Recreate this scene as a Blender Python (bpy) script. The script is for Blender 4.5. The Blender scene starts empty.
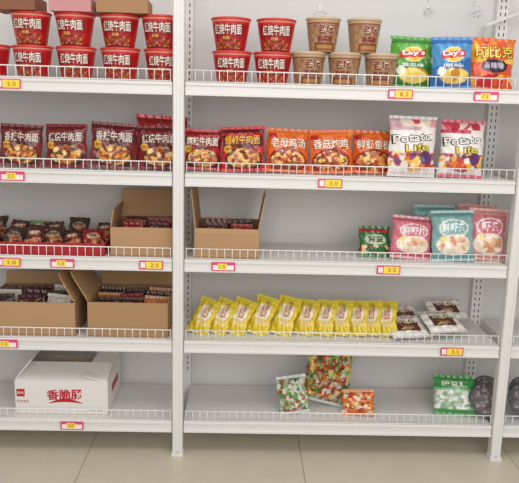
import bpy, math, random
import numpy as np
from mathutils import Matrix, Vector, noise
random.seed(7); rng=np.random.default_rng(7)
scn=bpy.context.scene
COL=scn.collection
PI=math.pi

# ------------------------------------------------------------------ helpers
def C(h):
    if isinstance(h,str):
        h=h.lstrip('#'); c=[int(h[i:i+2],16)/255 for i in (0,2,4)]
    else: c=h
    return np.array([x/12.92 if x<=.04045 else ((x+.055)/1.055)**2.4 for x in c])

def mat(name,color=None,rough=.5,metal=0,attr=False,coat=0,trans=0,bump=0,bscale=60,var=0,spec=.5,alpha=1):
    m=bpy.data.materials.new(name); m.use_nodes=True
    nt=m.node_tree; b=nt.nodes['Principled BSDF']
    b.inputs['Roughness'].default_value=rough; b.inputs['Metallic'].default_value=metal
    b.inputs['Coat Weight'].default_value=coat; b.inputs['Coat Roughness'].default_value=.12
    b.inputs['Transmission Weight'].default_value=trans
    b.inputs['Specular IOR Level'].default_value=spec
    b.inputs['Alpha'].default_value=alpha
    if attr:
        a=nt.nodes.new('ShaderNodeAttribute'); a.attribute_name='art'
        nt.links.new(a.outputs['Color'],b.inputs['Base Color'])
    elif color is not None:
        c=C(color); b.inputs['Base Color'].default_value=(*c,1)
        if var:
            tc=nt.nodes.new('ShaderNodeTexCoord'); n=nt.nodes.new('ShaderNodeTexNoise'); n.inputs['Scale'].default_value=var[0]; n.inputs['Detail'].default_value=5
            r=nt.nodes.new('ShaderNodeValToRGB')
            r.color_ramp.elements[0].position=.3; r.color_ramp.elements[1].position=.7
            r.color_ramp.elements[0].color=(*(c*(1-var[1])),1); r.color_ramp.elements[1].color=(*np.minimum(c*(1+var[1]),1),1)
            nt.links.new(tc.outputs['Object'],n.inputs['Vector']); nt.links.new(n.outputs['Fac'],r.inputs['Fac']); nt.links.new(r.outputs['Color'],b.inputs['Base Color'])
    if bump:
        n=nt.nodes.new('ShaderNodeTexNoise'); n.inputs['Scale'].default_value=bscale; n.inputs['Detail'].default_value=3
        tc=nt.nodes.new('ShaderNodeTexCoord'); nt.links.new(tc.outputs['Object'],n.inputs['Vector'])
        bp=nt.nodes.new('ShaderNodeBump'); bp.inputs['Strength'].default_value=bump; bp.inputs['Distance'].default_value=.004
        nt.links.new(n.outputs['Fac'],bp.inputs['Height']); nt.links.new(bp.outputs['Normal'],b.inputs['Normal'])
    return m

M_film=mat('printed_film',attr=True,rough=.27,coat=.5,bump=.5,bscale=38)
M_paper=mat('printed_paper',attr=True,rough=.4,coat=.25)
M_card=mat('corrugated_cardboard',attr=True,rough=.85,bump=.1,bscale=200)
M_white=mat('white_powder_coat','#e4e2df',rough=.42,var=(3,.02))
M_wire=mat('white_coated_wire','#f0efec',rough=.35)
M_slot=mat('dark_slot','#3a3b3e',rough=.8)
M_clear=mat('clear_plastic','#f4f6f8',rough=.12,trans=.85,alpha=.55)
M_pricetag=mat('price_tag_card',attr=True,rough=.5)

class Mesh:
    def __init__(s): s.v=[];s.f=[];s.c=[]
    def add(s,verts,faces,cols):
        o=len(s.v); s.v.extend([tuple(map(float,a)) for a in verts]); s.f.extend([tuple(i+o for i in f) for f in faces])
        cols=np.asarray(cols,float)
        if cols.ndim==1: cols=np.tile(cols,(len(verts),1))
        s.c.extend(cols.tolist())
    def box(s,x0,x1,y0,y1,z0,z1,col=(0.8,0.8,0.8)):
        v=[(x,y,z) for x in (x0,x1) for y in (y0,y1) for z in (z0,z1)]
        f=[(0,1,3,2),(4,6,7,5),(0,4,5,1),(2,3,7,6),(0,2,6,4),(1,5,7,3)]
        s.add(v,f,col)
    def build(s,name,material,smooth=False):
        me=bpy.data.meshes.new(name); me.from_pydata(s.v,[],s.f); me.update()
        a=me.color_attributes.new('art','FLOAT_COLOR','POINT')
        arr=np.ones((len(s.v),4)); arr[:,:3]=np.array(s.c)[:,:3]; a.data.foreach_set('color',arr.ravel())
        me.materials.append(material)
        if smooth: me.polygons.foreach_set('use_smooth',[True]*len(me.polygons))
        me.update(); return me

_tc={}
def glyphs(t,bold=0.0):
    k=(t,bold)
    if k in _tc: return _tc[k]
    cu=bpy.data.curves.new('t','FONT'); cu.body=t; cu.size=1; cu.offset=bold; cu.resolution_u=2
    ob=bpy.data.objects.new('t',cu); COL.objects.link(ob)
    dg=bpy.context.evaluated_depsgraph_get(); dg.update()
    me=bpy.data.meshes.new_from_object(ob.evaluated_get(dg))
    v=np.array([x.co[:2] for x in me.vertices]); f=[tuple(p.vertices) for p in me.polygons]
    bpy.data.objects.remove(ob); bpy.data.curves.remove(cu); bpy.data.meshes.remove(me)
    if len(v)==0: v=np.zeros((1,2)); f=[]
    mn=v.min(0); mx=v.max(0); v=(v-(mn+mx)/2)/np.maximum(mx-mn,1e-6)
    g=[]
    for p in f:
        a=v[p[1]]-v[p[0]]; b=v[p[2]]-v[p[0]]
        g.append(p if a[0]*b[1]-a[1]*b[0]>0 else p[::-1])
    _tc[k]=(v,g); return _tc[k]

def put_text(m,t,cx,cz,w,h,col,surf,off=.0012,bold=0.0,rot=0,arc=0):
    v,f=glyphs(t,bold); x=v[:,0]*w; z=v[:,1]*h
    z=z+arc*(1-(2*v[:,0])**2)
    c,s_=math.cos(rot),math.sin(rot); x,z=x*c-z*s_+cx, x*s_+z*c+cz
    P=surf(x,z,off); m.add(P,f,col)

def inst(name,meshes,loc,rot=(0,0,0),label=None,category=None,group=None,scale=1):
    multi=len(meshes)>1
    root=bpy.data.objects.new(name,None if multi else meshes[0][1]); COL.objects.link(root)
    root.location=loc; root.rotation_euler=rot
    if multi: root.empty_display_size=.02
    if scale!=1: root.scale=(scale,)*3 if not isinstance(scale,tuple) else scale
    if multi:
        for i,(pn,me,*tf) in enumerate(meshes):
            o=bpy.data.objects.new('body' if i==0 else pn,me); COL.objects.link(o); o.parent=root
            if tf: o.location=tf[0]; o.rotation_euler=tf[1] if len(tf)>1 else (0,0,0)
    if label: root['label']=label
    if category: root['category']=category
    if group: root['group']=group
    return root

# ------------------------------------------------------------------ art helpers
def base(U,col): return np.tile(C(col),(len(U),1))
def fill(A,mask,col): A[mask]=C(col); return A
def ell(U,V,cx,cy,rx,ry): return ((U-cx)/rx)**2+((V-cy)/ry)**2<1
def rect(U,V,x0,x1,y0,y1): return (U>x0)&(U<x1)&(V>y0)&(V<y1)
def food(A,mask,U,V,pal,n=60,seed=1,ax=1.0):
    r=np.random.default_rng(seed); P=r.uniform([-1,0],[1,1],(n,2)); idx=r.integers(0,len(pal),n)
    d=((U[:,None]-P[None,:,0])*.5*ax)**2+((V[:,None]-P[None,:,1]))**2
    k=idx[d.argmin(1)]; cols=np.array([C(p) for p in pal])[k]; A[mask]=cols[mask]; return A

NOOD=['#e8b45a','#d98c3a','#a5481c','#f0cf86','#7a2412','#6e4a1e','#c8642a']

# ------------------------------------------------------------------ pouch
def pouch(w,h,t,art,texts=(),seed=0,nu=44,nv=54,crimp=.011,sealcol='#888888',wr=1.3,px=2.6,pz=3.0,lump=0.0,name='pouch',material=None):
    r=random.Random(seed); ph=[r.uniform(0,6.28) for _ in range(12)]
    H=h-2*crimp
    def Y(u,v):
        u=np.clip(u,-1,1); v=np.clip(v,0,1)
        q=2*v-1
        g=(1-np.abs(u)**px)**.7*(1-np.abs(q)**pz)**.6
        w1=np.sin(13*u+ph[0]+2*q)*np.abs(q)**3*.0035+np.sin(7*u+5*q+ph[1])*.0012+np.sin(4*u-8*q+ph[2])*.0013+np.sin(17*u+9*q+ph[3])*.0006
        w1=w1+np.sin(9*q+ph[4]+3*u)*np.abs(u)**2*.003
        return -(t/2*g+w1*wr*np.minimum(g*1.6,1))
    def XW(v): q=2*v-1; return 1-.045*(1-np.abs(q)**3)
    m=Mesh()
    us=np.linspace(-1,1,nu+1); vs=np.linspace(0,1,nv+1)
    U,V=np.meshgrid(us,vs); U=U.ravel();V=V.ravel()
    yf=Y(U,V)
    if lump:
        yf=yf+np.array([noise.noise(Vector((a*w*35,b*H*35,seed)))*lump for a,b in zip(U,V)])*np.minimum(1,(1-np.abs(U)**4))*np.minimum(1,(1-np.abs(2*V-1)**4))
    X=U*w/2*XW(V)+ (np.sin(9*V+ph[5])*.0015+np.sin(23*V+ph[6])*.0007)*wr*np.abs(U)
    Z=crimp+V*H
    cols=art(U,V)
    f=[]
    n=nu+1
    for j in range(nv):
        for i in range(nu):
            a=j*n+i; f.append((a,a+1,a+n+1,a+n))
    m.add(np.c_[X,yf,Z],f,cols)
    yb=-Y(U,V)*.85
    fb=[(a,d,c,b) for (a,b,c,d) in f]
    cb=art(-U,V)*0+C(sealcol)
    m.add(np.c_[X,yb,Z],fb,cb)
    def surf(x,z,o):
        v=(z-crimp)/H; u=x/(w/2)/XW(np.clip(v,0,1))
        y=Y(u,v)-o
        return np.c_[x,y,z]
    for tx in texts: put_text(m,*tx[:6],surf,**(tx[6] if len(tx)>6 else {}))
    body=m.build(name,material or M_film,smooth=True)
    s=Mesh(); k=36
    xs=np.linspace(-w/2,w/2,k+1); vv=[];ff=[]
    for side in (-1,1):
        for j,zz in enumerate((0,crimp*.5,crimp)):
            for i,x in enumerate(xs):
                zz2=zz+(.0016 if (i%2 and j==0) else 0)
                vv.append((x,side*.0006+ .0012*math.sin(x*260+ph[7]+j)*1,zz2))
    for sd in (0,1):
        o=sd*3*(k+1)
        for j in range(2):
            for i in range(k):
                a=o+j*(k+1)+i; q=(a,a+1,a+k+2,a+k+1); ff.append(q if sd==0 else q[::-1])
    s.add(vv,ff,C(sealcol))
    seal=s.build('crimped_seal',material or M_film,smooth=True)
    return [(name,body),('crimped_seal',seal,(0,0,0)),('crimped_seal',seal,(0,0,h),(0,PI,0))]

# ------------------------------------------------------------------ lathe
def lathe_mesh(m,prof,seg,artf=None,col=None):
    vv=[];ff=[];n=len(prof)
    for (r,z) in prof:
        for i in range(seg):
            a=2*PI*i/seg; vv.append((r*math.sin(a),-r*math.cos(a),z))
    for j in range(n-1):
        for i in range(seg):
            a=j*seg+i;b=j*seg+(i+1)%seg; ff.append((a,b,b+seg,a+seg))
    if artf is not None:
        A=np.array([i/seg for j in range(n) for i in range(seg)]); J=np.array([j/(n-1) for j in range(n) for i in range(seg)])
        c=artf(A,J)
    else: c=C(col)
    m.add(vv,ff,c)

def bowl(r0,r1,h,art,texts,lidcol,rimcol,name):
    m=Mesh(); N=26
    prof=[(r0*.4,.004),(r0*.9,.003),(r0*.93,0),(r0,0)]
    lathe_mesh(m,prof,72,col=rimcol)
    P=[(r0+(r1-r0)*(j/N)**.9, h*.93*j/N) for j in range(N+1)]
    lathe_mesh(m,P,144,artf=art)
    def surf(x,z,o):
        jj=np.clip(z/(h*.93),0,1); R=r0+(r1-r0)*jj**.9+o
        a=x/R
        return np.c_[R*np.sin(a),-R*np.cos(a),z]
    for rep in (0,PI):
        for tx in texts:
            k=dict(tx[6]) if len(tx)>6 else {}
            def sf(x,z,o,rep=rep):
                p=surf(x,z,o); c,s=math.cos(rep),math.sin(rep)
                return np.c_[p[:,0]*c-p[:,1]*s,p[:,0]*s+p[:,1]*c,p[:,2]]
            put_text(m,*tx[:6],sf,**k)
    body=m.build(name,M_paper,smooth=True)
    l=Mesh(); z=h*.93
    lathe_mesh(l,[(r1-.001,z-.002),(r1+.0025,z-.001),(r1+.0035,z+.003),(r1+.002,h-.001),(r1-.002,h),(r1-.005,h-.003)],72,col=rimcol)
    lathe_mesh(l,[(r1-.005,h-.003),(r1*.8,h-.0025),(r1*.5,h-.0022),(r1*.2,h-.002),(.0005,h-.002)],72,col=lidcol)
    lid=l.build('lid',M_paper,smooth=True)
    return [(name,body),('lid',lid)]

# ------------------------------------------------------------------ room
def plane_obj(name,vs,material):
    me=bpy.data.meshes.new(name); me.from_pydata(vs,[],[(0,1,2,3)]); me.materials.append(material); me.update()
    o=bpy.data.objects.new(name,me); COL.objects.link(o); o['kind']='structure'; return o

mw=mat('painted_wall','#dad8d6',rough=.6,var=(1.2,.02),bump=.03,bscale=120)
WY=.372
plane_obj('wall_back',[(-4,WY,0),(5,WY,0),(5,WY,3.0),(-4,WY,3.0)],mw)
mf=bpy.data.materials.new('floor_tiles'); mf.use_nodes=True; nt=mf.node_tree; b=nt.nodes['Principled BSDF']
tc=nt.nodes.new('ShaderNodeTexCoord'); mp=nt.nodes.new('ShaderNodeMapping'); br=nt.nodes.new('ShaderNodeTexBrick')
br.offset=0; br.squash=1; br.inputs['Scale'].default_value=1; br.inputs['Brick Width'].default_value=.8; br.inputs['Row Height'].default_value=.8
br.inputs['Mortar Size'].default_value=.0018; br.inputs['Mortar Smooth'].default_value=.2
br.inputs['Color1'].default_value=(*C('#dacfbb'),1); br.inputs['Color2'].default_value=(*C('#d7ccb8'),1); br.inputs['Mortar'].default_value=(*C('#968c7c'),1)
mp.inputs['Location'].default_value=(-.465+.8*5,.5,0)
no=nt.nodes.new('ShaderNodeTexNoise'); no.inputs['Scale'].default_value=9; no.inputs['Detail'].default_value=8
mx=nt.nodes.new('ShaderNodeMix'); mx.data_type='RGBA'; mx.blend_type='MULTIPLY'; mx.inputs[0].default_value=.15
nt.links.new(tc.outputs['Object'],mp.inputs['Vector']); nt.links.new(mp.outputs[0],br.inputs['Vector']); nt.links.new(tc.outputs['Object'],no.inputs['Vector'])
nt.links.new(br.outputs['Color'],mx.inputs[6]); nt.links.new(no.outputs['Fac'],mx.inputs[7]); nt.links.new(mx.outputs[2],b.inputs['Base Color'])
b.inputs['Roughness'].default_value=.35
plane_obj('floor',[(-4,-5,0),(5,-5,0),(5,WY,0),(-4,WY,0)],mf)

# ------------------------------------------------------------------ shelving unit
SZ=[1.365,1.055,.75,.447,.133]
unit=bpy.data.objects.new('shelving_unit',None); COL.objects.link(unit)
unit['label']='white metal grocery shelving with low wire guards against wall'; unit['category']='shelf'
def child(name,me,loc,par):
    o=bpy.data.objects.new(name,me); COL.objects.link(o); o.parent=par; o.location=loc; return o
W0=(.85,.85,.85)
m=Mesh(); L=1.156
prof=[(.343,0),(.004,0),(.0,-.003),(.0,-.010),(.004,-.012),(.004,-.034),(-.001,-.036),(-.001,-.043),(.010,-.045),(.014,-.022),(.343,-.022)]
vv=[(x,y,z) for x in (-L/2,L/2) for (y,z) in prof]; n=len(prof)
ff=[(i,(i+1)%n,(i+1)%n+n,i+n) for i in range(n)]
ff+=[(0,10,9,1),(1,9,8,4),(4,8,5),(1,4,3,2),(5,8,7,6)]
ff+=[tuple(i+n for i in q[::-1]) for q in ff[n:n+5]]
m.add(vv,ff,W0); me_shelf=m.build('shelf',M_white)
m=Mesh()
def wire(m,a,b_,r=.0014,seg=6):
    a=Vector(a);b_=Vector(b_);d=(b_-a).normalized(); s=d.orthogonal().normalized(); t=d.cross(s)
    vv=[tuple(p+s*math.cos(k*2*PI/seg)*r+t*math.sin(k*2*PI/seg)*r) for p in (a,b_) for k in range(seg)]
    ff=[(k,(k+1)%seg,(k+1)%seg+seg,k+seg) for k in range(seg)]+[tuple(range(seg))[::-1],tuple(range(seg,2*seg))]
    m.add(vv,ff,W0)
wire(m,(-L/2+.004,.006,.040),(L/2-.004,.006,.040),.0022); wire(m,(-L/2+.004,.006,.003),(L/2-.004,.006,.003),.0019)
nw=42
for i in range(nw+1):
    x=-L/2+.006+(L-.012)*i/nw; wire(m,(x,.0045,0),(x,.0045,.041),.0013)
me_guard=m.build('wire_guard',M_wire,smooth=True)
for bx in (-.6,.6,1.8):
    for z in SZ:
        s=child('shelf',me_shelf,(bx,0,z),unit); child('wire_guard',me_guard,(0,0,0),s)
m=Mesh(); hw=.019
pts=[(-hw,.03),(-hw,-.006),(-hw+.003,-.010),(-.007,-.010),(-.006,-.007),(.006,-.007),(.007,-.010),(hw-.003,-.010),(hw,-.006),(hw,.03)]
n=len(pts); vv=[(x,y,z) for z in (.012,2.05) for (x,y) in pts]
m.add(vv,[(i,(i+1)%n,(i+1)%n+n,i+n) for i in range(n)]+[(9,8,7,2,1,0),(2,7,6,5,4,3),(10,11,12,17,18,19),(12,13,14,15,16,17)],W0)
m.box(-.022,.022,-.014,.034,0,.012)
me_post=m.build('post',M_white)
m=Mesh(); m.box(-.022,.022,.343,.370,0,2.05)
me_back0=m.build('slotted_upright',M_white)
ms=Mesh()
z=.2
while z<2.0:
    for x in (-.009,.009): ms.box(x-.002,x+.002,.3425,.3435,z,z+.013,(.05,.05,.05))
    z+=.025
me_slots=ms.build('slot_row',M_slot)  # dark boxes stand in for open slots, the shade inside is their colour
for x in (-1.2,0,1.2,2.4):
    child('post',me_post,(x,0,0),unit); u=child('slotted_upright',me_back0,(x,0,0),unit); child('slot_row',me_slots,(0,0,0),u)
m=Mesh(); wire(m,(-1.18,.10,1.715),(2.38,.10,1.715),.006,10)
for x in (0,1.2): wire(m,(x,.02,1.715),(x,.36,1.715),.006,8)
child('top_rail',m.build('top_rail',M_white,smooth=True),(0,0,0),unit)
m=Mesh(); wire(m,(1.13,.325,1.612),(1.42,.325,1.725),.008,4); wire(m,(1.13,.325,1.612),(1.13,.345,1.58),.008,4)
child('brace',m.build('brace',M_white),(0,0,0),unit)

# ------------------------------------------------------------------ price tags
def pricetag(txt,kind):
    m=Mesh(); w,h=.084,.032
    P=C('#e2467a');Yl=C('#f6e04a');Wh=C('#f7f0e8')
    m.box(-w/2,w/2,-.0015,.0,-h/2,h/2,P)
    if kind==0:
        m.box(-.018,.038,-.0019,-.0015,-.0125,.0125,Yl)
        tx=(.012,.0,.028,.014)
        m.box(-.037,-.021,-.0019,-.0015,-.010,.010,Wh)
    else:
        m.box(-.037,.037,-.0019,-.0015,-.0125,.005,Wh)
        m.box(-.020,.012,-.0022,-.0019,-.010,.011,Yl); tx=(-.004,.0,.020,.013)
    put_text(m,txt,tx[0],tx[1],tx[2],tx[3],C('#c2122a'),lambda x,z,o:np.c_[x,0*x-.0025,z])
    return m.build('price_tag',M_pricetag)
tags=[(0,9,'5.0',0),(0,400,'8.5',0),(0,487,'7.5',1),(1,14,'2.5',1),(1,330,'3.0',0),(2,11,'1.0',0),(2,64,'1.5',1),(2,152,'2.0',0),(2,224,'1.0',1),(2,390,'5.5',0),(3,9,'1.5',1),(3,455,'3.5',0),(4,75,'4.0',1)]
s0=[295.5,288,281.5,275,268.5]; x0=[177.6,178.2,178.8,179.3,179.8]
tm={}
for s,p,t,k in tags:
    if (t,k) not in tm: tm[(t,k)]=pricetag(t,k)
    inst('price_tag',[('price_tag',tm[(t,k)])],((p-x0[s])/s0[s],-.0015,SZ[s]-.021),(-.0,0,0),
      'pink and yellow paper price tag clipped on shelf edge','price tag','price tags on the shelf edges')

# ------------------------------------------------------------------ instant noodle bowls
def red_art(A,J):
    c=np.tile(C('#bc141a'),(len(A),1)); a2=(A*2)%1; d=np.minimum(a2,1-a2)*2
    c[J>.93]=C('#e0a890')
    c[(J>.86)&(J<=.93)]=C('#d0242a')
    c[(J>.40)&(J<.86)&(d<.66)]=C('#9c0e16')
    m=(J<.36)&(J>.05)&(d<.55)
    r=np.random.default_rng(3);P=r.uniform([0,0],[1,.4],(160,2));k=r.integers(0,7,160)
    pal=np.array([C(x) for x in ['#b5542a','#7a1a12','#b5391c','#d99a50','#8c1c14','#a8301c','#6a1410']])
    dd=((d[:,None]-P[None,:,0])*.9)**2+(J[:,None]-P[None,:,1])**2
    c[m]=pal[k[dd.argmin(1)]][m]
    c[(J<.05)]=C('#7d0f12')
    return c
Hb=.1095
red=bowl(.049,.0665,Hb,red_art,[('红烧牛肉面',0,.068,.106,.037,C('#2a0508'),dict(bold=.035,off=.0006)),('红烧牛肉面',0,.069,.102,.034,C('#fff4e6'),dict(bold=.010,off=.0012)),('经典',-.005,.041,.024,.011,C('#ffd76a'),dict(off=.001))],
   '#c9b6a6','#d0342c','noodle_bowl')
def gold_art(A,J):
    c=np.tile(C('#a07a58'),(len(A),1)); a2=(A*2)%1; d=np.minimum(a2,1-a2)*2
    c[J>.90]=C('#c4a680'); c[(J>.86)&(J<=.90)]=C('#7a2a20')
    m=(J<.84)&(d<.62)
    r=np.random.default_rng(8);P=r.uniform([0,0],[1,1],(150,2));k=r.integers(0,5,150)
    pal=np.array([C(x) for x in ['#a8845e','#b4926a','#94704e','#8a5a40','#a88058']])
    dd=((d[:,None]-P[None,:,0]))**2+(J[:,None]-P[None,:,1])**2
    c[m]=pal[k[dd.argmin(1)]][m]
    c[(J<.30)&(J>.05)&(d<.5)]=C('#7b3a26')
    c[(J<.22)&(J>.09)&(d<.4)]=C('#b8803c')
    return c
gold=bowl(.044,.0585,.114,gold_art,[('老坛',0,.074,.064,.034,C('#e8d4b0'),dict(bold=.05,off=.0007)),('老坛',0,.074,.062,.032,C('#7c1014'),dict(bold=.02,off=.0013)),('酸菜面',0,.043,.052,.018,C('#8c1014'),dict(bold=.02,off=.001))],
   '#d8cab4','#c9b190','noodle_cup')
def X1(px): return (px-181.4)/287.5
z1=SZ[0]+.0005
lb='red paper instant noodle bowl with white lettering '
for px in (-8,34,77,121,164,232,273):
    inst('noodle_bowl',red,(X1(px),.095,z1),(0,0,random.uniform(-.16,.16)),lb+'standing on shelf','instant noodles','red noodle bowls stacked on the top shelf')
for px in (33,76,120,161,230,275):
    inst('noodle_bowl',red,(X1(px)+.002,.095,z1+Hb+.0006),(0,0,random.uniform(-.22,.22)),lb+'stacked on another bowl','instant noodles','red noodle bowls stacked on the top shelf')
for px in (308,344,381):
    inst('noodle_cup',gold,(X1(px)+.003,.09,z1),(0,0,random.uniform(-.3,.3)),'bronze coloured instant noodle cup standing on shelf','instant noodles','bronze noodle cups on the top shelf')
for px in (322,363):
    inst('noodle_cup',gold,(X1(px),.09,z1+.1146),(0,0,random.uniform(-.3,.3)),'bronze coloured instant noodle cup stacked on others','instant noodles','bronze noodle cups on the top shelf')

# ------------------------------------------------------------------ cartons
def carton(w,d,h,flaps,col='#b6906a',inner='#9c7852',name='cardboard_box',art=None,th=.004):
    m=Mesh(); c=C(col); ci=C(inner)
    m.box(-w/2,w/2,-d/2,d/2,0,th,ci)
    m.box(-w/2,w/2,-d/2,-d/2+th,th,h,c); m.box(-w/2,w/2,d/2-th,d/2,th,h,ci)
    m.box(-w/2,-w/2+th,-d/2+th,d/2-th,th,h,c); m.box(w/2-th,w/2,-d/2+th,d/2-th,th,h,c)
    if art: art(m,w,d,h)
    out=[(name,m.build(name,M_card))]
    for side,(ang,ln) in flaps.items():
        f=Mesh(); ww=(w if side in 'fb' else d)-.006
        t=th*.45; vv=[(x,y,z) for y in (-t,t) for (x,z) in ((-ww/2,0),(ww/2,0),(ww/2,ln*.85),(ww/2-.008,ln),(-ww/2+.008,ln),(-ww/2,ln*.85))]
        ff=[(0,1,2,3,4,5),(11,10,9,8,7,6)]+[((i+1)%6,i,i+6,(i+1)%6+6) for i in range(6)]
        f.add(vv,ff,C(col)*1.05)
        me=f.build('flap',M_card); a=math.radians(ang)
        if side=='f': out.append(('flap',me,(0,-d/2+.002,h+.002),(a,0,0)))
        if side=='b': out.append(('flap',me,(0,d/2-.002,h+.002),(-a,0,0)))
        if side=='l': out.append(('flap',me,(-w/2+.002,0,h+.002),(Matrix.Rotation(-a,3,'Y')@Matrix.Rotation(PI/2,3,'Z')).to_euler()))
        if side=='r': out.append(('flap',me,(w/2-.002,0,h+.002),(Matrix.Rotation(a,3,'Y')@Matrix.Rotation(PI/2,3,'Z')).to_euler()))
    return out
z3=SZ[2]+.0005; z4=SZ[3]+.0005; z5=SZ[4]+.0005; z2=SZ[1]+.0005
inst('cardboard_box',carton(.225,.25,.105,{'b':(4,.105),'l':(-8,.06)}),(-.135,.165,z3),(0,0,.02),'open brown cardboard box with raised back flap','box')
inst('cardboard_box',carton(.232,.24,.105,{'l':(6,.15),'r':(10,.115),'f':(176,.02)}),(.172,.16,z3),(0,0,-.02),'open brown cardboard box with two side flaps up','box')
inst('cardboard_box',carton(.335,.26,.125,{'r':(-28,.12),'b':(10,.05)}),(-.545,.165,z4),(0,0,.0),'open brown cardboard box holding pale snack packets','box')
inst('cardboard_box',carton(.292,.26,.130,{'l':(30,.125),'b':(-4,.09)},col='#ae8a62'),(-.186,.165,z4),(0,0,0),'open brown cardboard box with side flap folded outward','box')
def wart(m,w,d,h):
    sf=lambda x,z,o:np.c_[x,0*x-d/2-o,z]
    R=C('#c02028')
    m.box(-w/2+.006,-w/2+.036,-d/2-.0006,-d/2,.070,.100,R)
    put_text(m,'美味',-w/2+.021,.085,.024,.012,C('#f6efe8'),sf,off=.0012)
    put_text(m,'优选食品',-w/2+.028,.052,.044,.010,R,sf,off=.001)
    put_text(m,'香脆肠',.012,.080,.135,.042,R,sf,off=.001,bold=.025,rot=.04)
    n=20; vv=[];ff=[]
    for i in range(n+1):
        t=i/n; x=-.05+.13*t; z=.045+.012*math.sin(t*PI); k=.006*math.sin(t*PI)+.0006
        vv+= [(x,-d/2-.0008,z-k),(x,-d/2-.0008,z+k)]
    for i in range(n): a=2*i; ff.append((a,a+2,a+3,a+1))
    m.add(vv,ff,R)
    m.box(.095,.15,-d/2-.0006,-d/2,.018,.021,C('#888888'))
    sf2=lambda x,z,o:np.c_[0*x+w/2+o,x,z]
    put_text(m,'香脆肠',.0,.075,.13,.035,R,sf2,off=.001,bold=.02)
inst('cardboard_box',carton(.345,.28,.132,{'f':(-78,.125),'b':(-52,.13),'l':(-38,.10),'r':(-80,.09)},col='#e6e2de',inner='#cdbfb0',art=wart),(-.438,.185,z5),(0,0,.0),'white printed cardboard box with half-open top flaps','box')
for px,c,wd in ((22,'#8a5a44',.15),(77,'#c98f90',.14),(126,'#a8805c',.17)):
    inst('carton_tray',carton(wd,.15,.045,{},col=c,inner=c,name='carton_tray',th=.003),(X1(px),.095,z1+2*Hb+.0012),(0,0,random.uniform(-.03,.03)),'shallow coloured carton tray resting on noodle bowls','tray')

# ------------------------------------------------------------------ art of the bags
def a_noodle(basec,dark,seed):
    def art(U,V):
        A=base(U,basec); fill(A,V>.9,dark); fill(A,rect(U,V,-1,1,.54,.84)&(np.abs(U)<.93),dark)
        fill(A,ell(U,V,.05,.22,.86,.33),'#2a0f0c'); food(A,ell(U,V,.05,.26,.76,.25),U,V,NOOD,170,seed)
        fill(A,ell(U,V,-.7,.5,.2,.10),'#d8aa3a')
        return A
    return art
def T_noodle(w,h,t1,col='#fff3e2',y=.69,t2=None):
    T=[(t1,0,h*y,w*.82,h*.23,C('#1c0406'),dict(bold=.035,off=.0012)),(t1,0,h*y,w*.78,h*.21,C(col),dict(bold=.012,off=.0020))]
    if t2: T.append((t2,-w*.3,h*.5,w*.16,h*.06,C('#b0101a'),dict(off=.0018)))
    return T
nw_,nh_=.155,.158
dark1=pouch(nw_,nh_,.045,a_noodle('#7c141a','#500b10',11),T_noodle(nw_,nh_,'香辣牛肉面','#ecd2c4',t2='香辣'),1,sealcol='#74161c',name='noodle_packet')
dark2=pouch(nw_,nh_,.045,a_noodle('#8a161c','#5c0c12',12),T_noodle(nw_,nh_,'红烧牛肉面','#ecd2c4',t2='经典'),2,sealcol='#82181e',name='noodle_packet')
red1=pouch(nw_,nh_,.045,a_noodle('#b8141c','#8a0c14',13),T_noodle(nw_,nh_,'麻辣牛肉面',t2='麻辣'),3,sealcol='#c8202a',name='noodle_packet')
red2=pouch(nw_,nh_,.045,a_noodle('#c8161c','#5a0c0e',14),T_noodle(nw_,nh_,'爆椒牛肉面','#ffb02a',t2='爆椒'),4,sealcol='#d0242a',name='noodle_packet')
def a_or(seed):
    def art(U,V):
        A=base(U,'#e8641a'); fill(A,V>.9,'#f07a20')
        fill(A,ell(U,V,0,.22,.92,.34),'#8c1c10'); food(A,ell(U,V,0,.24,.8,.27),U,V,['#e9a648','#c9541e','#8a2a10','#f3cf7a','#8a5a2a','#b03018'],170,seed)
        fill(A,rect(U,V,-.95,-.55,.80,.93),'#c01820')
        return A
    return art
names=['老母鸡汤','香菇炖鸡','鲜虾鱼板']
ors=[pouch(nw_,nh_,.045,a_or(20+i),[(names[i],0,nh_*.66,nw_*.84,nh_*.24,C('#7d1408'),dict(bold=.035)),(names[i],0,nh_*.66,nw_*.80,nh_*.22,C('#fff7e0'),dict(bold=.01,off=.002))],5+i,sealcol='#e86a20',name='noodle_packet') for i in range(3)]
def X2(px): return (px-181.6)/278
G2='instant noodle packets standing on shelf'
def bag(proto,name,x,y,z,tilt,rz,ry,label,cat,group=None,sc=1):
    R=(Matrix.Rotation(rz,3,'Z')@Matrix.Rotation(ry,3,'Y')@Matrix.Rotation(-tilt,3,'X')).to_euler()
    return inst(name,proto,(x,y,z),R,label,cat,group,sc)
for p,px,y,rz,ry,sc in ((dark1,-18,.075,0,0,1),(dark1,25,.075,.1,.04,.95),(dark2,69,.08,-.08,-.02,.98),(dark1,115,.07,.12,.06,1.04),(dark2,161,.085,-.06,-.03,1.0)):
    bag(p,'noodle_packet',X2(px),y,z2+.004,.16,rz,ry,'dark maroon instant noodle packet leaning on shelf','instant noodles',G2,sc)
bag(red1,'noodle_packet',X2(158),.165,z2+.004,.05,.05,.05,'bright red instant noodle packet behind dark ones','instant noodles',G2,1.2)
for p,px,y,rz,ry,sc,l in ((red1,202,.09,.08,.03,.93,'red instant noodle packet with white lettering'),(red2,244,.07,-.06,-.05,1.02,'red instant noodle packet with orange lettering')):
    bag(p,'noodle_packet',X2(px),y,z2+.005,.16,rz,ry,l,'instant noodles',G2,sc)
for i,px in enumerate((287,331,374)):
    bag(ors[i],'noodle_packet',X2(px),(.09,.08,.115)[i],z2+.004,.18,(.05,-.06,.06)[i],(.03,-.04,.02)[i],'orange instant noodle packet with noodle bowl picture','instant noodles',G2)
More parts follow.
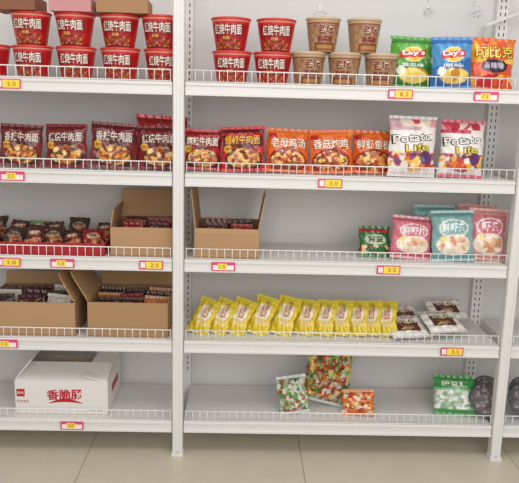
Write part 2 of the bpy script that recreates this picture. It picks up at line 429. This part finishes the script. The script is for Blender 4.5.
def a_pot(seed,top):
    def art(U,V):
        A=base(U,'#ece6e2'); fill(A,(V>.78)&(U<.3),top); food(A,(V>.86),U,V,[top,'#e8a0b0','#f0e0d0','#d04050'],40,seed)
        food(A,(V<.40)&(V>.04+.1*np.abs(U)),U,V,['#f0b02c','#d8482a','#8a4a7c','#f3d27a','#b8282c','#e87a30','#f4e4c0','#f0e6dc'],110,seed+1)
        fill(A,ell(U,V,.55,.3,.26,.13),'#5a2a6a')
        return A
    return art
def potT(w,h):
    k=C('#151018'); y=C('#f6d648')
    return [('Potato',-.004,h*.64,w*.86,h*.155,k,dict(bold=.06,rot=.12)),('Potato',-.004,h*.64,w*.80,h*.13,C('#f8f4f0'),dict(bold=.012,rot=.12,off=.002)),
            ('Life',.012,h*.48,w*.52,h*.135,k,dict(bold=.06,rot=.08)),('Life',.012,h*.48,w*.48,h*.115,y,dict(bold=.012,rot=.08,off=.002)),('非油炸薯片',0,h*.36,w*.6,h*.05,C('#7a1020'),dict(off=.0015))]
pot1=pouch(.172,.215,.06,a_pot(31,'#c9a0a8'),potT(.172,.215),8,sealcol='#dcd4d4',name='crisp_bag')
pot2=pouch(.158,.205,.06,a_pot(35,'#c02848'),potT(.158,.205),9,sealcol='#d0506a',name='crisp_bag')
bag(pot1,'crisp_bag',X2(409),.052,z2+.002,.12,.05,.02,'white potato crisp bag with black outlined lettering','snack bag')
bag(pot2,'crisp_bag',X2(459),.065,z2+.002,.12,-.04,.03,'white and crimson potato crisp bag with black lettering','snack bag')
CH=['#f2cf5e','#e6b33c','#f7e08c','#c98a28']
def a_lay(c1,c2,seed):
    def art(U,V):
        A=base(U,c1); fill(A,V>.9,c2); fill(A,(V<.5+.12*U),c2)
        food(A,ell(U,V,.1,.2,.72,.17),U,V,CH,26,seed); fill(A,ell(U,V,-.55,.3,.2,.1),'#e9f0d8')
        fill(A,ell(U,V,0,.66,.5,.17),'#f4e8b0'); fill(A,ell(U,V,0,.66,.46,.15),'#f4c22c')
        fill(A,(np.abs(V-.66-.05*U)<.072)&(np.abs(U)<.62),'#cf1a22')
        return A
    return art
def layT(w,h,t): return [("Lay's",0,h*.655,w*.5,h*.12,C('#ffffff'),dict(bold=.02,rot=.05)),(t,0,h*.43,w*.5,h*.07,C('#ffffff'),dict(bold=.01))]
g_=pouch(.156,.178,.06,a_lay('#5aa83a','#2f7a26',41),layT(.156,.178,'黄瓜味'),10,sealcol='#5aa444',name='crisp_bag')
b_=pouch(.142,.178,.06,a_lay('#4a94cc','#2466ac',43),layT(.142,.178,'原味'),11,sealcol='#4a8cc8',name='crisp_bag')
def a_fire(U,V):
    A=base(U,'#e2521c'); food(A,V>.5,U,V,['#f29a1e','#e2521c','#f6c23a','#d02a1c','#e8741c'],36,5)
    fill(A,ell(U,V,.05,.44,.58,.15),'#2a1630'); food(A,V<.27,U,V,['#c81e20','#e8501c','#f4b030','#8c1418','#e06a20'],70,6); return A
o_=pouch(.165,.180,.06,a_fire,[('可比克',0,.128,.14,.046,C('#4a0c08'),dict(bold=.05,rot=.06)),('可比克',0,.128,.135,.041,C('#fbe25a'),dict(bold=.01,off=.002,rot=.06)),('香辣味',0,.082,.07,.022,C('#f2e6ff'),dict())],12,sealcol='#e06a20',name='crisp_bag')
bag(g_,'crisp_bag',X1(412),.088,z1+.001,.10,.03,.03,'green potato crisp bag with yellow and red logo','snack bag')
bag(b_,'crisp_bag',X1(451),.050,z1+.001,.10,-.05,-.02,'blue potato crisp bag with yellow and red logo','snack bag')
bag(o_,'crisp_bag',X1(492),.080,z1+.001,.10,.04,.04,'orange red snack bag with yellow lettering','snack bag')
bag(g_,'crisp_bag',1.13,.21,z1+.001,.05,.1,.02,'green potato crisp bag standing behind orange bag','snack bag')
def X3(px): return (px-181.6)/271
def a_round(c1,c2,ring,seed):
    def art(U,V):
        A=base(U,c1); fill(A,V<.12,c2); fill(A,V>.92,c2)
        fill(A,ell(U,V,0,.66,.72,.2),'#f6f0ec'); fill(A,ell(U,V,0,.66,.64,.175),c1)
        fill(A,ell(U,V,0,.3,.82,.23),'#f3e6da'); food(A,ell(U,V,.0,.3,.74,.2),U,V,ring,70,seed)
        fill(A,ell(U,V,-.5,.44,.18,.06),'#f7e9a0')
        return A
    return art
rg=['#f2dcc0','#e8b890','#f8ece0','#d89a70','#f4e2cc']
pkA=pouch(.155,.160,.06,a_round('#dc7a88','#c85a6c',rg,51),[('鲜虾片',0,.104,.085,.030,C('#ffffff'),dict(bold=.02))],13,sealcol='#e8a4ae',name='snack_bag')
teA=pouch(.155,.188,.06,a_round('#86b2b2','#6a9c9e',rg,52),[('鲜虾条',0,.124,.085,.034,C('#ffffff'),dict(bold=.02))],14,sealcol='#a8cac8',name='snack_bag')
prA=pouch(.148,.193,.06,a_round('#d47480','#dc9c94',rg,53),[('虾条',0,.127,.07,.038,C('#ffffff'),dict(bold=.02))],15,sealcol='#e8b0a8',name='snack_bag')
def a_gr(U,V):
    A=base(U,'#2f6a34'); fill(A,V>.85,'#b02a30'); fill(A,ell(U,V,0,.55,.7,.2),'#c8d0b0'); food(A,V<.33,U,V,['#b8362a','#e0c890','#2f6a34','#7a1c18'],50,9); return A
grA=pouch(.12,.118,.04,a_gr,[('青豆',0,.066,.06,.024,C('#1c4a22'),dict(bold=.03))],16,sealcol='#357040',name='snack_bag')
def a_dg(U,V):
    A=base(U,'#234a22'); fill(A,ell(U,V,-.2,.6,.6,.2),'#6aa03a'); food(A,V<.35,U,V,['#d8b050','#234a22','#7a8c2a','#c04a2a'],50,3); return A
dgA=pouch(.14,.185,.055,a_dg,[('海苔',-.01,.11,.06,.03,C('#f4f4d0'),dict(bold=.02))],17,sealcol='#2c5a2a',name='snack_bag')
bag(grA,'snack_bag',X3(376),.105,z3+.001,.35,.08,.03,'small green snack bag with red top','snack bag')
bag(pkA,'snack_bag',X3(411),.085,z3+.001,.24,.03,.07,'pink prawn snack bag with round label','snack bag')
bag(teA,'snack_bag',X3(452),.060,z3+.001,.20,-.06,-.05,'teal prawn snack bag with round label','snack bag')
bag(prA,'snack_bag',X3(487),.090,z3+.001,.16,.06,.05,'rose pink prawn snack bag with round label','snack bag')
bag(teA,'snack_bag',X3(440),.20,z3+.001,.02,.05,.0,'teal prawn snack bag standing behind others','snack bag')
bag(prA,'snack_bag',X3(484),.20,z3+.001,.02,-.05,.03,'rose pink prawn snack bag standing behind others','snack bag')
bag(dgA,'snack_bag',1.30,.09,z3+.001,.08,.0,.0,'dark green snack bag beside shelf post','snack bag')
bag(dgA,'snack_bag',1.29,.09,z2+.001,.18,.0,.0,'dark green snack bag beside shelf post','snack bag',None,.8)
# ------------------------------------------------------------------ packets in tray and boxes
def a_pk(c1,c2,lab,seed):
    def art(U,V):
        A=base(U,c1); food(A,V<.45,U,V,[c1,c2,'#7a2a18','#b86a3a'],40,seed); fill(A,ell(U,V,0,.62,.65,.16),lab); return A
    return art
def pk(c1,c2,lab,sd,t,tc_,sc): return pouch(.085,.125,.026,a_pk(c1,c2,lab,sd),[(t,0,.077,.045,.020,C(tc_),dict(bold=.02))],seed=sd,nu=26,nv=30,name='snack_packet',sealcol=sc)
pkD=[pk('#4c1a1a','#2c0f10','#8a3028',61,'香辣','#f4e0c0','#4e2020'),
     pk('#3c2a22','#6a3a26','#b89c7c',62,'卤味','#5a1010','#4a3026'),
     pk('#901c20','#5a1414','#d0b898',63,'香辣','#8a1010','#902a2a'),
     pk('#6a9a50','#c8d8b0','#f0f0e0',64,'泡椒','#206a20','#8ab070'),
     pk('#c07040','#5a2a18','#e8d8b8',65,'豆干','#7a2010','#c08a5a'),
     pk('#d0c8bc','#8a6a50','#f0ece4',66,'卤味','#7a2010','#d8d0c4')]
LP=['dark maroon snack packet','brown snack packet with cream label','bright red snack packet with cream label','pale green snack packet','tan snack packet with cream label','whitish snack packet']
m=Mesh(); w,d,h=.56,.25,.045; c=C('#b01a24'); ci=C('#8c141c'); th=.003
m.box(-w/2,w/2,-d/2,d/2,0,th,ci); m.box(-w/2,w/2,-d/2,-d/2+th,th,h,c); m.box(-w/2,w/2,d/2-th,d/2,th,h,c); m.box(-w/2,-w/2+th,-d/2+th,d/2-th,th,h,c); m.box(w/2-th,w/2,-d/2+th,d/2-th,th,h,c)
inst('display_tray',[('display_tray',m.build('display_tray',M_paper))],(-.545,.155,z3),(0,0,0),'shallow red display tray full of snack packets','tray')
for row,(y,zz) in enumerate(((.068,.010),(.150,.028))):
    for i in range(7):
        k=((0,3,1,0,1,0,2) if row==0 else (0,1,0,3,0,1,0))[i]
        x=-.775+.0775*i+random.uniform(-.004,.004)
        bag(pkD[k],'snack_packet',x,y,z3+zz,.98+random.uniform(-.18,.12),random.uniform(-.4,.4),random.uniform(-.14,.14),LP[k]+' lying in red tray','snack packet','snack packets in the red tray',.90)
def fillbox(xc,w,yc,zz,n,rows,ks,lab,grp,sc=1,tilt=.35):
    for r_ in range(rows):
        for i in range(n):
            k=ks[(i+r_*2)%len(ks)]
            x=xc-w/2+w*(i+.5)/n
            bag(pkD[k],'snack_packet',x,yc+(r_-(rows-1)/2)*.06-.03,zz+.006,tilt+random.uniform(-.08,.08),random.uniform(-.12,.12),random.uniform(-.08,.08),LP[k]+' '+lab,'snack packet',grp,sc*random.uniform(.97,1.04))
fillbox(-.135,.19,.165,z3,2,3,(2,0,2),'inside cardboard box','snack packets in a box',.93)
fillbox(.172,.19,.16,z3,2,3,(0,2,1),'inside cardboard box','snack packets in a box',.93)
fillbox(-.56,.29,.165,z4,3,3,(1,0,5,0),'inside cardboard box','snack packets in a box',1.08)
fillbox(-.186,.275,.165,z4,3,3,(1,0,4,2),'inside cardboard box','snack packets in a box',1.06)
# ------------------------------------------------------------------ yellow packs
def X4(px): return (px-181.6)/264
def a_yel(U,V):
    A=base(U,'#e4c628'); fill(A,rect(U,V,-.5,.62,.2,.82),'#f3ead0'); food(A,rect(U,V,-.5,.62,.2,.40),U,V,['#d8a030','#e8c870','#b8742c','#f0dca0'],70,4); fill(A,rect(U,V,-1,1,.90,1),'#f0d844'); return A
yel=pouch(.088,.150,.022,a_yel,[('鱼豆腐',.006,.092,.022,.052,C('#c8502a'),dict(bold=.01)),('香',.006,.124,.016,.013,C('#2c7a3a'),dict())] ,seed=31,nu=30,nv=40,name='yellow_packet',sealcol='#e2cc3a')
for i,px in enumerate((197,215,233,255,279,302,321,338,356,370,386)):
    bag(yel,'yellow_packet',X4(px),.085+.004*(i%2),z4+.002,.60,-.44,(.22,.21,.2,.17,.12,.02,.0,-.06,-.14,-.16,-.2)[i],'yellow snack packet with cream label leaning on shelf','snack packet','yellow snack packets in a row',(.96,.95,.97,1.04,1.04)[i] if i<5 else .95)
def a_wb(U,V):
    A=base(U,'#e9e4de'); fill(A,rect(U,V,-.62,.62,.2,.74),'#5a2c1e'); food(A,rect(U,V,-.5,.3,.25,.5),U,V,['#5a2c1e','#a0603a','#c89a6a','#3a1a12'],50,8); fill(A,rect(U,V,-1,1,.92,1),'#b8342c'); return A
wbp=pouch(.15,.14,.022,a_wb,[('沙琪玛',.0,.088,.08,.024,C('#f3e6c8'),dict(bold=.02))],seed=33,nu=36,nv=36,name='cake_packet',sealcol='#ddd6d0')
for px,y,zz,rz in ((403,.05,.010,.16),(440,.06,.030,.22),(410,.19,.012,.3),(450,.17,.048,.12)):
    bag(wbp,'cake_packet',X4(px)+.03,y,z4+zz,1.24,rz,.0,'white and brown cake packet lying flat on shelf','snack packet','white and brown cake packets')
# ------------------------------------------------------------------ bottom shelf
def X5(px): return (px-181.6)/256
def a_mix(pal,n,seed):
    def art(U,V):
        A=base(U,pal[0]); food(A,V>-1,U,V,pal,n,seed); return A
    return art
mixp=['#c8501e','#4f8a3c','#e08a2a','#e0dcc8','#8c2c18','#8ab050','#e8c870','#d0ccc0','#3c6a34','#c8b8a0','#b83a20']  # pale tones paint in glossy highlights and the whitish look of clear plastic
v1=pouch(.115,.148,.07,a_mix(['#6a9a50','#d8d8c8','#b84a28','#9ab878','#e8e4dc','#4a7a3c','#c8d0c0'],190,71),[],seed=41,wr=2.2,lump=.014,name='clear_snack_bag',sealcol='#d8dcd8')
v2=pouch(.185,.235,.10,a_mix(mixp,300,72),[],seed=42,wr=2.8,lump=.024,nu=56,nv=70,name='clear_snack_bag',sealcol='#dce0dc')
v3=pouch(.125,.10,.05,a_mix(['#d8641c','#e8a04a','#f0e0c8','#b83a18','#e07a30'],90,73),[],seed=43,wr=1.6,lump=.008,name='clear_snack_bag',sealcol='#e08a4a')
bag(v1,'clear_snack_bag',X5(295),.08,z5+.001,.25,.1,-.12,'small clear bag of green and red snacks','snack bag')
bag(v2,'clear_snack_bag',X5(322),.155,z5+.016,.16,-.1,.20,'large clear bag of mixed red and green packets','snack bag')
bag(v3,'clear_snack_bag',X5(357),.070,z5+.001,.40,-.1,-.05,'small orange snack bag beside larger clear bag','snack bag')
def a_gw(U,V):
    A=base(U,'#dfe4dc'); fill(A,V>.62,'#3f9a4a'); fill(A,(V>.62)&(V<.70),'#8cc890'); food(A,(V<.6)&(V>.08),U,V,['#eef0ea','#c4d0c0','#8fb08a','#f4f4f0','#a8c4a4'],140,5); fill(A,V<.08,'#3f9a4a'); return A
gw=pouch(.160,.155,.05,a_gw,[('绿豆糕',0,.118,.10,.024,C('#f4f8f0'),dict(bold=.02))],seed=44,name='snack_bag',sealcol='#4a9a52')
bag(gw,'snack_bag',X5(453),.085,z5+.002,.55,-.12,.0,'green and white snack bag slumped on shelf','snack bag')
m=Mesh(); lathe_mesh(m,[(.0005,.0),(.046,.0),(.050,.003),(.060,.030),(.066,.031),(.066,.033),(.059,.034)],64,col='#17171a')
def topart(A,J):
    r=np.random.default_rng(5); P=r.uniform(-1,1,(90,2)); k=r.integers(0,5,90)
    pal=np.array([C(x) for x in ['#1c1816','#4a3028','#a8a098','#6c4034','#2c2422']]); x=J[:,None]*np.sin(A*2*PI)[:,None];y=J[:,None]*np.cos(A*2*PI)[:,None]
    return pal[k[((x-P[None,:,0])**2+(y-P[None,:,1])**2).argmin(1)]]
lathe_mesh(m,[(.059*(1-j/14)+.0005,.030+.004*math.sin(j/14*PI/2)) for j in range(15)],64,artf=lambda A,J:topart(A,1-J))
me_t=m.build('food_tub',M_paper,smooth=True)
m=Mesh(); lathe_mesh(m,[(.066,.034),(.064,.040),(.056,.043),(.054,.0465),(.0005,.047)],64,col='#ffffff')
me_l=m.build('lid',M_clear,smooth=True)
th_=.95
for px,y in ((483,.075),(521,.075),(490,.15),(529,.15)):
    inst('food_tub',[('food_tub',me_t),('lid',me_l)],(X5(px),y+.03,z5+.066*math.sin(th_)+.002),(th_,0,0),'round black plastic food tub with clear lid tilted up','food tub','black food tubs on the bottom shelf',.96)
# ------------------------------------------------------------------ hanging clear bags
def wrapbag(w,h,seed):
    m=Mesh(); n=20; k=14; vv=[];ff=[]
    for j in range(k+1):
        t=j/k
        rad=(w/2)*(math.sin(min(1,t/.55)*PI)*.75+.12 if t<.5 else .10+.9*abs(t-.5)*2*.55)
        for i in range(n):
            a=2*PI*i/n; rr=rad*(1+.35*noise.noise(Vector((math.cos(a)*2,math.sin(a)*2,t*5+seed))))
            vv.append((rr*math.cos(a),rr*.6*math.sin(a),-h+h*t))
    for j in range(k):
        for i in range(n): a=j*n+i;b=j*n+(i+1)%n; ff.append((a,b,b+n,a+n))
    m.add(vv,ff,(.9,.9,.9)); return m.build('clear_bag',M_clear,smooth=True)
m=Mesh(); wire(m,(0,0,0),(0,0,.062),.0008); me_str=m.build('string',M_wire)
for px,zt,hh,sd in ((423,1.675,.07,1),(470,1.665,.06,2),(212,1.69,.05,3)):
    inst('clear_bag',[('clear_bag',wrapbag(.065,hh,sd)),('string',me_str,(0,0,-.02))],((px-181)/283,.10,zt),(0,0,sd),'small crinkled clear plastic bag hanging from rail','plastic bag')
inst('clear_bag',[('clear_bag',wrapbag(.055,.045,5))],(X1(319),.09,z1+.1146*2+.0465),(0,0,0),'small crinkled clear plastic bag on noodle cup','plastic bag')

# ------------------------------------------------------------------ camera
yaw,pit,rol=.0249,.1976,.0264
f=Vector((math.sin(yaw)*math.cos(pit),math.cos(yaw)*math.cos(pit),-math.sin(pit)))
r_=Vector((math.cos(yaw),-math.sin(yaw),0)); u=r_.cross(f)
r2=r_*math.cos(rol)+u*math.sin(rol); u2=-r_*math.sin(rol)+u*math.cos(rol)
cd=bpy.data.cameras.new('camera'); cam=bpy.data.objects.new('camera',cd); COL.objects.link(cam)
Rm=Matrix((r2,u2,-f)).transposed().to_4x4(); Rm.translation=Vector((.2262,-2.4239,1.3078)); cam.matrix_world=Rm
cd.sensor_fit='HORIZONTAL'; cd.sensor_width=36; cd.lens=700/519*36; cd.clip_start=.05
scn.camera=cam
# ------------------------------------------------------------------ light
w=bpy.data.worlds.new('w'); scn.world=w; w.use_nodes=True
w.node_tree.nodes['Background'].inputs[0].default_value=(1,.985,.965,1); w.node_tree.nodes['Background'].inputs[1].default_value=.52
def area(name,loc,target,sx,sy,e,col=(1,1,1)):
    l=bpy.data.lights.new(name,'AREA'); l.shape='RECTANGLE'; l.size=sx; l.size_y=sy; l.energy=e; l.color=col
    o=bpy.data.objects.new(name,l); COL.objects.link(o); o.location=loc
    d=Vector(target)-Vector(loc); o.rotation_euler=d.to_track_quat('-Z','Y').to_euler()
area('window_light',(.9,-4.2,2.0),(.3,.3,.65),3.6,2.2,72,(1,.99,.98))
area('ceiling_light',(.3,-1.3,2.9),(.3,-.1,.8),3.2,1.0,24,(1,.985,.96))
scn.view_settings.view_transform='Standard'; scn.view_settings.look='None'; scn.view_settings.exposure=0
